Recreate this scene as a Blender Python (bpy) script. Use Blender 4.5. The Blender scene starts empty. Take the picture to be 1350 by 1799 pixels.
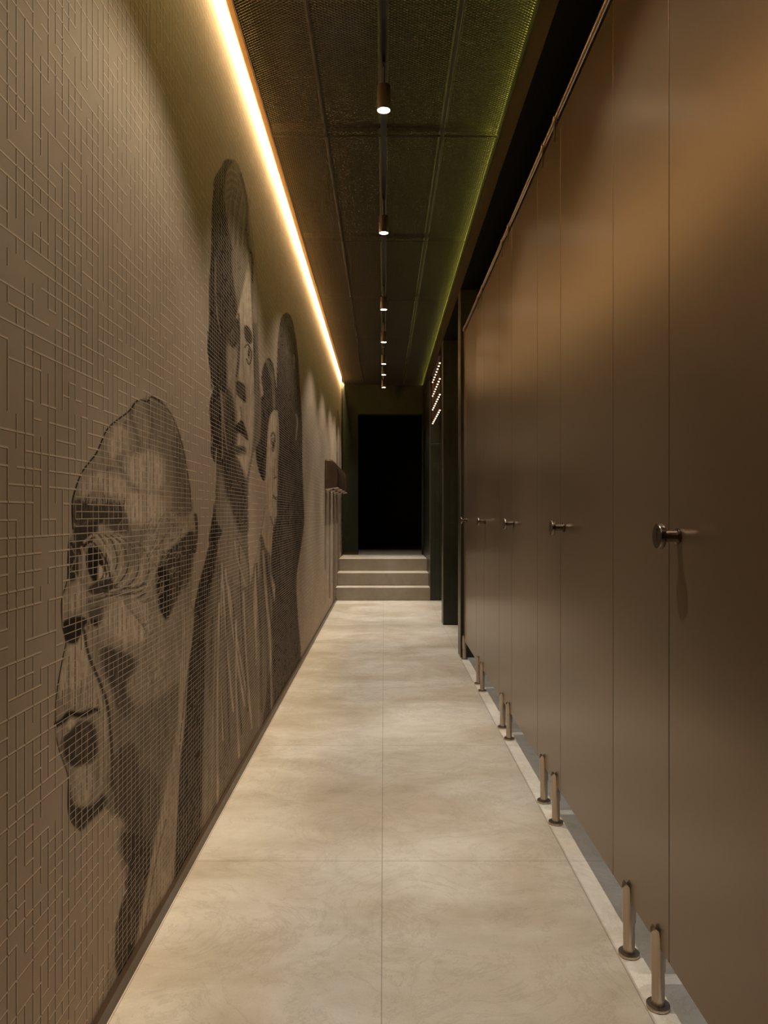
import bpy, bmesh, math, random
import numpy as np
from mathutils import Vector, Matrix

# ---------------------------------------------------------------- constants
F = 1306.0            # focal length in pixels of a 1350x1799 frame
CX, CY = 674.5, 903.0 # vanishing point of the corridor
H = 1.12              # eye height
WX = -0.622           # face of the left wall
PX = 0.622            # face of the cabin fronts
RX = 0.600            # face of the tiled piers
MZ = 3.08             # mesh ceiling
SZ = 2.875            # soffit over the cabins
TOP = 3.50
YB = -1.6             # rear end of the corridor
YS = 9.62             # foot of the steps
YE = 11.3             # end wall
PI = math.pi
random.seed(7)
sc = bpy.context.scene
C = sc.collection

# ---------------------------------------------------------------- helpers
def link(o):
    C.objects.link(o); return o

def obj(name, bm, mat, parent=None, smooth=False, loc=None):
    me = bpy.data.meshes.new(name)
    bmesh.ops.recalc_face_normals(bm, faces=bm.faces[:])
    bm.to_mesh(me); bm.free()
    if mat is not None: me.materials.append(mat)
    if smooth:
        for p in me.polygons: p.use_smooth = True
        try: me.set_sharp_from_angle(angle=math.radians(35))
        except Exception: pass
    o = link(bpy.data.objects.new(name, me))
    if parent: o.parent = parent
    if loc: o.location = loc
    return o

def npmesh(name, verts, quads, mat):
    me = bpy.data.meshes.new(name)
    verts = np.asarray(verts, dtype=np.float32); quads = np.asarray(quads, dtype=np.int32)
    me.vertices.add(len(verts)); me.vertices.foreach_set('co', verts.ravel())
    me.loops.add(quads.size); me.loops.foreach_set('vertex_index', quads.ravel())
    me.polygons.add(len(quads))
    me.polygons.foreach_set('loop_start', np.arange(0, quads.size, 4, dtype=np.int32))
    me.update(calc_edges=True)
    if mat: me.materials.append(mat)
    return me

def box(bm, x0, x1, y0, y1, z0, z1, bev=0):
    r = bmesh.ops.create_cube(bm, size=1.0)
    for v in r['verts']:
        v.co = Vector(((x0+x1)/2 + v.co.x*(x1-x0), (y0+y1)/2 + v.co.y*(y1-y0), (z0+z1)/2 + v.co.z*(z1-z0)))
    if bev:
        ed = list({e for v in r['verts'] for e in v.link_edges})
        bmesh.ops.bevel(bm, geom=ed, offset=bev, segments=2, affect='EDGES', profile=.5)

def bx(*a, bev=0):
    bm = bmesh.new(); box(bm, *a, bev=bev); return bm

def lathe(bm, prof, n=32, M=None, capa=True, capb=True):
    """prof: list of (r, h) around local Z"""
    M = M or Matrix()
    rings = []
    for r, h in prof:
        rings.append([bm.verts.new(M @ Vector((r*math.cos(2*PI*i/n), r*math.sin(2*PI*i/n), h))) for i in range(n)])
    for a, b in zip(rings, rings[1:]):
        for i in range(n):
            bm.faces.new((a[i], a[(i+1) % n], b[(i+1) % n], b[i]))
    if capa: bm.faces.new(rings[0][::-1])
    if capb: bm.faces.new(rings[-1])

def extrude_y(bm, prof, y0, y1):
    a = [bm.verts.new((x, y0, z)) for x, z in prof]
    b = [bm.verts.new((x, y1, z)) for x, z in prof]
    n = len(prof)
    for i in range(n): bm.faces.new((a[i], a[(i+1) % n], b[(i+1) % n], b[i]))
    bm.faces.new(a); bm.faces.new(b[::-1])

def tag(o, label, cat, group=None):
    o['label'] = label; o['category'] = cat; o['kind'] = 'thing'
    if group: o['group'] = group
    return o

def empty(name, loc, label, cat, group=None):
    o = link(bpy.data.objects.new(name, None)); o.location = loc; o.empty_display_size = .05
    return tag(o, label, cat, group)

def struct(name, bm, mat, **k):
    o = obj(name, bm, mat, **k); o['kind'] = 'structure'; return o

def copy_tree(o, loc, label, group=None):
    r = o.copy(); C.objects.link(r); r.location = loc; r['label'] = label
    if group: r['group'] = group
    for ch in list(o.children):
        c = ch.copy(); C.objects.link(c); c.parent = r
        for g in list(ch.children):
            d = g.copy(); C.objects.link(d); d.parent = c
    return r

# ---------------------------------------------------------------- materials
def mat(name, col, rough=.5, metal=0, spec=.5):
    m = bpy.data.materials.new(name); m.use_nodes = True
    b = m.node_tree.nodes['Principled BSDF']
    b.inputs['Base Color'].default_value = (*col, 1); b.inputs['Roughness'].default_value = rough
    b.inputs['Metallic'].default_value = metal; b.inputs['Specular IOR Level'].default_value = spec
    return m

class NT:
    def __init__(s, m): s.t = m.node_tree; s.b = s.t.nodes['Principled BSDF']
    def n(s, typ, **k):
        d = s.t.nodes.new(typ)
        for a, v in k.items(): setattr(d, a, v)
        return d
    def l(s, a, b): s.t.links.new(a, b)
    def math(s, op, a, b=None, c=None):
        d = s.n('ShaderNodeMath', operation=op)
        for i, v in enumerate((a, b, c)):
            if v is None: continue
            if isinstance(v, (int, float)): d.inputs[i].default_value = v
            else: s.l(v, d.inputs[i])
        return d.outputs[0]
    def obj(s): return s.n('ShaderNodeTexCoord').outputs['Object']
    def mapping(s, vec, scale=(1, 1, 1), loc=(0, 0, 0)):
        d = s.n('ShaderNodeMapping'); s.l(vec, d.inputs[0])
        d.inputs['Scale'].default_value = scale; d.inputs['Location'].default_value = loc
        return d.outputs[0]
    def noise(s, vec, scale, detail=4, rough=.55, dist=0):
        d = s.n('ShaderNodeTexNoise'); s.l(vec, d.inputs['Vector'])
        d.inputs['Scale'].default_value = scale; d.inputs['Detail'].default_value = detail
        d.inputs['Roughness'].default_value = rough; d.inputs['Distortion'].default_value = dist
        return d.outputs['Fac']
    def ramp(s, fac, stops):
        d = s.n('ShaderNodeValToRGB'); s.l(fac, d.inputs[0])
        e = d.color_ramp.elements
        while len(e) < len(stops): e.new(.5)
        for el, (p, c) in zip(e, stops): el.position = p; el.color = (*c, 1)
        return d.outputs[0]
    def mix(s, fac, a, b, mode='MIX'):
        d = s.n('ShaderNodeMix', data_type='RGBA', blend_type=mode)
        for i, v in ((0, fac), (6, a), (7, b)):
            if isinstance(v, (int, float)): d.inputs[i].default_value = v
            elif isinstance(v, tuple): d.inputs[i].default_value = (*v, 1)
            else: s.l(v, d.inputs[i])
        return d.outputs[2]
    def bump(s, h, strength=.3, dist=.001):
        d = s.n('ShaderNodeBump'); s.l(h, d.inputs['Height'])
        d.inputs['Strength'].default_value = strength; d.inputs['Distance'].default_value = dist
        s.l(d.outputs[0], s.b.inputs['Normal'])
    def sep(s, v):
        d = s.n('ShaderNodeSeparateXYZ'); s.l(v, d.inputs[0]); return d.outputs
    def line(s, coord, pitch, off, w):
        """1 on grout lines at off + k*pitch, half width w"""
        a = s.math('SUBTRACT', coord, off)
        a = s.math('PINGPONG', a, pitch/2)
        # pingpong gives 0 at multiples of pitch
        return s.math('LESS_THAN', a, w)

def noisy(name, col, rough=.5, metal=0, spec=.5, amp=.12, scale=30, stretch=(1, 1, 1), bump=.0, bscale=300):
    m = mat(name, col, rough, metal, spec); t = NT(m)
    v = t.mapping(t.obj(), stretch)
    n = t.noise(v, scale)
    lo = tuple(c*(1-amp) for c in col); hi = tuple(min(1, c*(1+amp)) for c in col)
    t.l(t.ramp(n, [(.3, lo), (.7, hi)]), t.b.inputs['Base Color'])
    if bump: t.bump(t.noise(v, bscale, 2), bump, .0006)
    return m

def emis(name, col, s):
    m = mat(name, (0, 0, 0)); b = m.node_tree.nodes['Principled BSDF']
    b.inputs['Emission Color'].default_value = (*col, 1); b.inputs['Emission Strength'].default_value = s
    return m

PAINT = (.40, .305, .207)
M = {}
M['paint'] = noisy('taupe_wall_relief', PAINT, .6, amp=.04, scale=8)
M['panel'] = noisy('brown_satin_laminate', (.190, .134, .082), .28, .50, spec=.7, amp=.02, scale=60, bump=.0)
M['panel_edge'] = mat('laminate_edge', (.22, .14, .08), .4)
M['steel'] = noisy('brushed_steel', (.52, .43, .34), .28, 1, amp=.1, scale=80, stretch=(1, 1, .05))
M['dark_chrome'] = noisy('dark_chrome', (.20, .155, .12), .25, 1, amp=.05, scale=50)
M['black'] = noisy('black_powder_coat', (.02, .016, .012), .5, amp=.1)
M['hole'] = noisy('dark_keyhole', (.004, .003, .003), .6, amp=.1)
M['spotbody'] = noisy('dark_brown_spot_body', (.022, .013, .008), .45, amp=.1)
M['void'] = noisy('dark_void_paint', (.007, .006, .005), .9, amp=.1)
M['mesh'] = noisy('dark_expanded_metal', (.075, .064, .042), .45, .3, amp=.1)
M['frame'] = noisy('mesh_panel_frame', (.06, .05, .03), .5, .3, amp=.1)
M['trim_gold'] = noisy('bronze_cove_trim', (.22, .13, .05), .4, .5, amp=.1)
M['base'] = noisy('bronze_baseboard', (.060, .034, .020), .38, .35, amp=.06, scale=20)
M['fascia'] = noisy('olive_black_fascia', (.013, .010, .004), .9, spec=.12, amp=.1)
M['green'] = noisy('dark_green_plaster', (.019, .022, .012), .85, spec=.15, amp=.12, scale=25, bump=.2)
M['corner'] = noisy('olive_metal_edge', (.22, .21, .13), .35, .5, amp=.05)
M['dryer'] = noisy('brown_gloss_plastic', (.055, .032, .022), .25, amp=.04)
M['dryer_plate'] = noisy('pale_steel_plate', (.70, .60, .50), .35, .3, amp=.04)
M['cabin'] = noisy('cabin_grey_wall', (.30, .29, .28), .7, amp=.05)
M['lens'] = emis('spot_lens_light', (1, .84, .66), 14)
M['led_warm'] = emis('warm_led_strip', (1, .69, .34), 1350)
M['led_green'] = emis('yellow_green_led_strip', (.80, .76, .12), 60)
M['bulb'] = emis('small_lamp_light', (1, .80, .58), 3.5)

def floor_mat(name, wx=.6, ox=-.005, ly=1.2, oy=0.0, joints=True):
    m = mat(name, (.5, .45, .36), .42, spec=.45); t = NT(m)
    o = t.obj(); X, Y, Z = t.sep(o)[:3]
    v = t.mapping(o, (.75, 1.15, 1))
    cloud = t.noise(v, 1.7, 7, .62, .6)
    cloud2 = t.noise(t.mapping(o, (1, 1.6, 1), (3.1, 1.7, 0)), 5.5, 8, .68, .9)
    fine = t.noise(o, 240, 3, .7)
    c = t.ramp(cloud, [(.25, (.345, .29, .21)), (.42, (.43, .375, .29)), (.58, (.52, .475, .40)), (.75, (.60, .56, .49))])
    c = t.mix(.45, c, t.ramp(cloud2, [(.32, (.40, .36, .30)), (.5, (.55, .52, .47)), (.68, (.68, .66, .62))]), 'MULTIPLY')
    c = t.mix(1.0, c, (1.50, 1.50, 1.49), 'MULTIPLY')
    c = t.mix(.22, c, t.ramp(fine, [(.3, (.55, .53, .5)), (.7, (1, 1, 1))]), 'MULTIPLY')
    # small pits and veins
    vein = t.noise(t.mapping(o, (1, 1, 1), (7, 2, 0)), 3.2, 9, .72, 1.6)
    ve = t.math('SUBTRACT', 1.0, t.math('MULTIPLY', t.math('ABSOLUTE', t.math('SUBTRACT', vein, .5)), 40))
    ve = t.math('MAXIMUM', ve, 0.0)
    c = t.mix(t.math('MULTIPLY', ve, .22), c, (.25, .19, .12))
    if joints:
        j = t.math('MAXIMUM', t.line(X, wx, ox, .0011), t.line(Y, ly, oy, .0013))
        c = t.mix(t.math('MULTIPLY', j, .62), c, (.16, .12, .085))
        t.bump(t.math('SUBTRACT', t.math('MULTIPLY', fine, .1), j), .4, .001)
    t.l(c, t.b.inputs['Base Color'])
    t.l(t.math('MULTIPLY_ADD', cloud2, .25, .30), t.b.inputs['Roughness'])
    return m
M['floor'] = floor_mat('beige_stone_tile')
M['step'] = floor_mat('beige_stone_step')

def tile_mat():
    m = mat('dark_green_stick_tile', (.03, .034, .02), .35); t = NT(m)
    o = t.obj(); X, Y, Z = t.sep(o)[:3]
    j = t.math('MAXIMUM', t.line(X, .0635, RX, .0016), t.line(Y, .0635, 0, .0016))
    j = t.math('MAXIMUM', j, t.line(Z, .254, 0, .0016))
    n = t.noise(t.mapping(o, (15.7, 15.7, 3.9)), 1, 3)
    c = t.ramp(n, [(.3, (.016, .018, .0095)), (.7, (.027, .029, .016))])
    c = t.mix(j, c, (.006, .006, .004))
    t.l(c, t.b.inputs['Base Color'])
    t.bump(t.math('SUBTRACT', 1.0, j), .5, .002)
    return m
M['tile'] = tile_mat()

# ---------------------------------------------------------------- shell
fl = bmesh.new()
box(fl, -.70, 2.0, YB, YE+3.2, -.10, 0)
struct('floor', fl, M['floor'])
struct('ceiling', bx(-.9, 2.0, YB, YE+3.2, TOP, TOP+.1), M['void'])
struct('wall_rear', bx(-.7, 2.0, YB-.1, YB, 0, TOP), M['void'])
struct('wall_left', bx(-.9, WX-.004, YB, YE+.2, 0, TOP), M['void'])
struct('wall_cabin_back', bx(1.95, 2.05, YB, 5.95, 0, TOP), M['cabin'])
struct('wall_recess_back', bx(1.95, 2.05, 5.95, YE+.2, 0, TOP), M['tile'])

# end wall with the dark opening
ew = bmesh.new()
OX0, OX1, OZ = -.392, .585, 2.64
LZ = .50
for a in ((-.75, OX0, YE, YE+.18, LZ, MZ+.1), (OX1, 1.95, YE, YE+.18, 0, MZ+.1), (OX0, OX1, YE, YE+.18, OZ, MZ+.1), (-.75, 1.95, YE, YE+.18, MZ+.1, TOP)):
    box(ew, max(a[0], -.6215), *a[1:])
struct('wall_end', ew, M['green'])
struct('trim_1', bx(-.615, OX0-.001, YE-.008, YE-.0005, LZ+.001, LZ+.035), M['base'])
# passage beyond the opening
pw = bmesh.new()
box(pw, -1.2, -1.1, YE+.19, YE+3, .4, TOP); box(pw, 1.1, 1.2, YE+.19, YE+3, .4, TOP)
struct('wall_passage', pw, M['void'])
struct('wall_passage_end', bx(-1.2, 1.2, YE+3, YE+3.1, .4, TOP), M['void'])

# fascia + soffit on the right
struct('trim_2', bx(RX, .625, YB, YE-.001, SZ, MZ+.005), M['fascia'])
struct('trim_3', bx(.626, 1.949, YB, YE-.001, SZ, SZ+.03), M['fascia'])
struct('trim_4', bx(-.600, -.580, YB, YE-.001, MZ-.004, MZ+.012), M['trim_gold'])

# tiled piers
for k, (y0, y1) in enumerate(((5.80, 6.0), (7.50, 7.70), (YS, YE-.001))):
    struct('wall_pier_%d' % (k+1), bx(RX, 1.949, y0, y1, .0005, SZ-.001), M['tile'])
    struct('trim_%d' % (5+k), bx(RX-.003, RX+.003, y0-.003, y0+.004, .001, SZ-.002), M['corner'])

# baseboard on the left
struct('baseboard_left', bx(WX+.0005, -.609, YB, YS+.005, .0005, .036), M['base'])

# steps
st = empty('staircase', (0, YS, 0), 'three beige stone steps at the far end leading up to the dark doorway', 'stairs')
ys = [YS, 9.90, 10.28]
for k in range(3):
    z0, z1 = LZ/3*k, LZ/3*(k+1)
    y1 = YE+3.0 if k == 2 else ys[k+1]+.02
    bm = bx(WX+.001 if k < 2 else -.62, RX-.001, 0, (YE-.002)-ys[k], max(z0, .0005), z1, bev=.002)
    s = obj('step', bm, M['step'], st); s.location = (0, ys[k]-YS, 0)
struct('floor_passage', bx(-1.2, 1.2, YE-.0015, YE+3.0, LZ-.1, LZ), M['step'])

# ---------------------------------------------------------------- mural
def to_x(Y): return CX + WX*F/Y
def to_Y(x): return -WX*F/(CX-x)

xs = np.arange(94, 604.01, 1.0)
Ycol = (-WX*F)/(CX-xs)
zs = np.arange(.0, MZ+.085, .0025)
PXx = np.broadcast_to(xs[None, :], (len(zs), len(xs)))
PYy = CY-(zs[:, None]-H)*F/Ycol[None, :]
T = np.ones(PXx.shape, dtype=np.float64)
MK = np.zeros(PXx.shape, dtype=np.float64)
_rt = np.random.RandomState(5).rand(512, 512)

def vnoise(X, Y, sx, sy, seed=0):
    u = X/sx+seed*37.3; v = Y/sy+seed*17.9
    i = np.floor(u).astype(int); j = np.floor(v).astype(int)
    fu = u-i; fv = v-j; fu = fu*fu*(3-2*fu); fv = fv*fv*(3-2*fv)
    g = lambda a, b: _rt[b % 512, a % 512]
    return (g(i, j)*(1-fu)+g(i+1, j)*fu)*(1-fv)+(g(i, j+1)*(1-fu)+g(i+1, j+1)*fu)*fv

def smooth_pts(pts, n=4, closed=False):
    P = np.array(pts, float); out = []
    N = len(P); rng = range(N if closed else N-1)
    for i in rng:
        if closed: a, b, c, d = P[(i-1) % N], P[i], P[(i+1) % N], P[(i+2) % N]
        else: a, b, c, d = P[max(i-1, 0)], P[i], P[i+1], P[min(i+2, N-1)]
        for t in np.arange(n)/n:
            out.append(.5*((2*b)+(-a+c)*t+(2*a-5*b+4*c-d)*t*t+(-a+3*b-3*c+d)*t**3))
    if not closed: out.append(P[-1])
    return np.array(out)

def window(P, pad):
    x0, x1 = P[:, 0].min()-pad, P[:, 0].max()+pad
    c0 = max(0, int(np.searchsorted(xs, x0))); c1 = min(len(xs), int(np.searchsorted(xs, x1))+1)
    if c1 <= c0: return None
    y0, y1 = P[:, 1].min()-pad, P[:, 1].max()+pad
    sub = PYy[:, c0:c1]
    rows = np.where(((sub >= y0) & (sub <= y1)).any(axis=1))[0]
    if len(rows) == 0: return None
    return slice(rows[0], rows[-1]+1), slice(c0, c1)

def seg_dist(X, Y, P, closed, asp=1.0):
    d = np.full(X.shape, 1e9)
    n = len(P)
    for i in range(n if closed else n-1):
        ax, ay = P[i]; bx_, by_ = P[(i+1) % n]
        dx, dy = bx_-ax, by_-ay; L = dx*dx+dy*dy+1e-9
        t = np.clip(((X-ax)*dx+(Y-ay)*dy)/L, 0, 1)
        d = np.minimum(d, np.hypot(X-ax-t*dx, Y-ay-t*dy))
    return d

def poly(pts, tone, soft=1.0, alpha=1.0, sm=True, mask=False, noise=None):
    P = smooth_pts(pts, 3, True) if sm else np.array(pts, float)
    w = window(P, soft*2+1)
    if w is None: return
    X, Y = PXx[w], PYy[w]
    ins = np.zeros(X.shape, bool); n = len(P)
    for i in range(n):
        ax, ay = P[i]; bx_, by_ = P[(i+1) % n]
        if ay == by_: continue
        c = ((ay > Y) != (by_ > Y)) & (X < (bx_-ax)*(Y-ay)/(by_-ay)+ax)
        ins ^= c
    d = seg_dist(X, Y, P, True); d = np.where(ins, d, -d)
    a = np.clip(d/soft*.5+.5, 0, 1); a = a*a*(3-2*a)*alpha
    if noise is not None:
        sx, sy, amt, seed = noise
        a = a*np.clip(1-amt+2*amt*vnoise(X, Y, sx, sy, seed), 0, 1)
    T[w] = T[w]*(1-a)+tone*a
    if mask: MK[w] = np.maximum(MK[w], (d > 0))

def stroke(pts, width, tone, alpha=1.0, soft=.6, taper=False):
    P = smooth_pts(pts, 4)
    w = window(P, width+2)
    if w is None: return
    X, Y = PXx[w], PYy[w]
    d = seg_dist(X, Y, P, False)
    a = np.clip((width/2+soft-d)/(2*soft), 0, 1)*alpha
    T[w] = T[w]*(1-a)+tone*a

def blob(cx, cy, rx, ry, tone, alpha=1.0, ang=0, hard=.4):
    P = np.array([(cx-rx*1.6, cy-ry*1.6), (cx+rx*1.6, cy+ry*1.6), (cx-ry*1.2*abs(math.sin(ang)), cy), (cx+ry*1.2*abs(math.sin(ang)), cy)])
    w = window(P, 1)
    if w is None: return
    X, Y = PXx[w]-cx, PYy[w]-cy
    c, s = math.cos(ang), math.sin(ang)
    r = np.hypot((X*c+Y*s)/rx, (-X*s+Y*c)/ry)
    a = np.clip((1.5-r)/(1.5-hard), 0, 1); a = a*a*(3-2*a)*alpha
    T[w] = T[w]*(1-a)+tone*a

def R5(*p): return [(60+x/3.97, 680+y/3.97) for x, y in p]
def R6(*p): return [(60+x/3.97, 1080+y/3.97) for x, y in p]
def R8(*p): return [(x/3.375, 1300+y/3.375) for x, y in p]
def C6(*p): return [(355+x/6.2, 270+y/6.2) for x, y in p]
def C7(*p): return [(355+x/5.29, 540+y/5.29) for x, y in p]
def C8(*p): return [(450+x/5.0, 540+y/5.0) for x, y in p]
def R7(*p): return [(340+x/4.09, 660+y/4.09) for x, y in p]
rnd = random.Random(3)

def paint_hood():         # dark-haired figure furthest along the row
    D = C8((265, 48), (220, 100), (200, 240), (188, 450), (185, 760), (200, 1000), (195, 1250), (190, 1600)) + \
        R7((600, 900), (575, 1100), (560, 1290), (565, 1450), (590, 1520), (570, 1620), (545, 1799)) + [(470, 1150), (462, 1290), (500, 1230), (519, 1182), (529, 1160)] + \
        R7((755, 1790), (740, 1550), (745, 1400), (770, 1250), (795, 1050), (790, 860)) + \
        C8((415, 1600), (405, 1350), (405, 1050), (385, 700), (370, 450), (345, 240), (310, 90))
    poly(D, .30, 1.0, 1, mask=True)
    poly(D, .13, 1.0, .8, noise=(2.2, 40, .5, 2))
    poly(C8((230, 150), (200, 300), (190, 700), (205, 1000), (230, 700), (240, 300)), .08, 6, .6)
    poly(C8((330, 200), (350, 420), (372, 700), (392, 1050), (402, 1500), (375, 1500), (368, 1100), (352, 700), (335, 420)), .10, 3, .6)
    stroke(C8((335, 425), (336, 480), (334, 535)), 2.4, 1.0, .85)
    stroke(C8((300, 300), (325, 400), (338, 500)), 1.2, .7, .5)
    stroke(C8((352, 940), (364, 1000), (358, 1080), (352, 1160)), 2.6, .95, .8)
    stroke(C8((345, 1130), (370, 1200), (395, 1330)), 1.0, .6, .5)
    for k in range(18):
        x = 492+rnd.random()*36; y = 600+rnd.random()*400
        stroke([(x, y), (x+3, y+40+rnd.random()*60)], .7, .5, .4)
    for a in ([(735, 970), (760, 1000), (785, 1050)], [(690, 1035), (700, 1010), (708, 990)], [(755, 640), (760, 690), (790, 760)]):
        stroke(R7(*a), .8, .8, .8)
    stroke(R7((560, 1440), (580, 1530), (578, 1620)), 3.5, 1.0, .9)
    poly([(483, 1060), (505, 1050), (523, 1100), (520, 1180), (490, 1240), (476, 1200)], .2, 5, .5, noise=(1.6, 80, .5, 6))

def paint_child():
    hair = C8((105, 445), (60, 540), (50, 640), (66, 760), (40, 790), (0, 780)) + [(448, 740), (450, 800)] + \
        C8((30, 1450), (75, 1520), (90, 1300), (110, 1000), (150, 905), (190, 900), (186, 760), (165, 620), (150, 500))
    poly(hair, .2, 1, 1, mask=True)
    poly(hair, .08, 1, .7, noise=(2, 30, .5, 8))
    poly(C8((100, 450), (85, 490), (112, 560), (140, 700), (150, 880), (175, 860), (160, 650), (140, 520)), .75, 2, .85, noise=(1.3, 9, .5, 3))
    for k in range(7):
        x = 85+k*5; y = 490+k*42
        stroke(C8((x, y+15), (x+25, y), (x+45, y+25)), .9, .25, .7)
    face = C8((160, 900), (125, 970), (105, 1100), (100, 1300), (90, 1500), (88, 1700)) + R7((522, 800), (530, 900), (550, 1010), (578, 1085), (600, 1000), (598, 900)) + \
        C8((185, 1650), (190, 1400), (203, 1200), (200, 1050), (190, 930))
    poly(face, 1.12, 1.6, 1, mask=True)
    poly(C8((190, 950), (200, 1150), (192, 1400), (185, 1650), (178, 1400), (185, 1150)), .6, 2.5, .6)
    stroke(C8((132, 1130), (150, 1098), (166, 1135), (168, 1180)), 1.8, .15, .95)
    stroke(C8((135, 1200), (140, 1160), (155, 1150), (162, 1200), (150, 1270), (140, 1230)), 1.3, .12, .95)
    blob(*C8((150, 1205))[0], 1.6, 6, .1, 1)
    for a in ((158, 1500, 182, 1488), (150, 1670, 185, 1668), (150, 1650, 178, 1690)):
        stroke(C8((a[0], a[1]), (a[2], a[3])), 1.8, .15, .9)
    stroke(C8((168, 1330), (160, 1450), (172, 1500)), 1.0, .5, .8)
    stroke(R7((588, 1020), (578, 1085), (555, 1010)), 1.3, .15, .8)
    neck = R7((520, 950), (500, 1050), (485, 1150), (500, 1230), (540, 1290), (558, 1290), (562, 1180), (550, 1080), (535, 980))
    poly(neck, 1.1, 1.2, 1, mask=True)
    stroke(R7((512, 950), (505, 1020), (488, 1130)), .8, .4, .8)
    body = R7((485, 1140), (450, 1300), (415, 1480), (410, 1600), (440, 1799)) + [(452, 1150), (440, 1300), (458, 1290), (470, 1200), (480, 1140)] + R7((560, 1799), (575, 1620), (560, 1450), (555, 1300), (520, 1240))
    poly(body, 1.0, 1, 1, mask=True)
    poly(body, .45, 1, .8, noise=(2.0, 160, .5, 12))
    for x0, y0, x1, y1, w, t in ((470, 1200, 440, 1799, 7, 1.1), (500, 1260, 545, 1799, 4.5, 1.1), (455, 1350, 480, 1799, 3, .35), (490, 1280, 520, 1700, 1.8, .3), (520, 1290, 570, 1600, 3.5, .25), (530, 1400, 560, 1799, 2.5, .3)):
        stroke(R7((x0, y0), ((x0+x1)/2-4, (y0+y1)/2), (x1, y1)), w, t, .85)
        xb, yb = R7((x1, y1))[0]
        stroke([(xb, yb), (xb+(x1-x0)/14, yb+70), (xb+(x1-x0)/9, yb+150)], w, t, .7)

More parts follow.
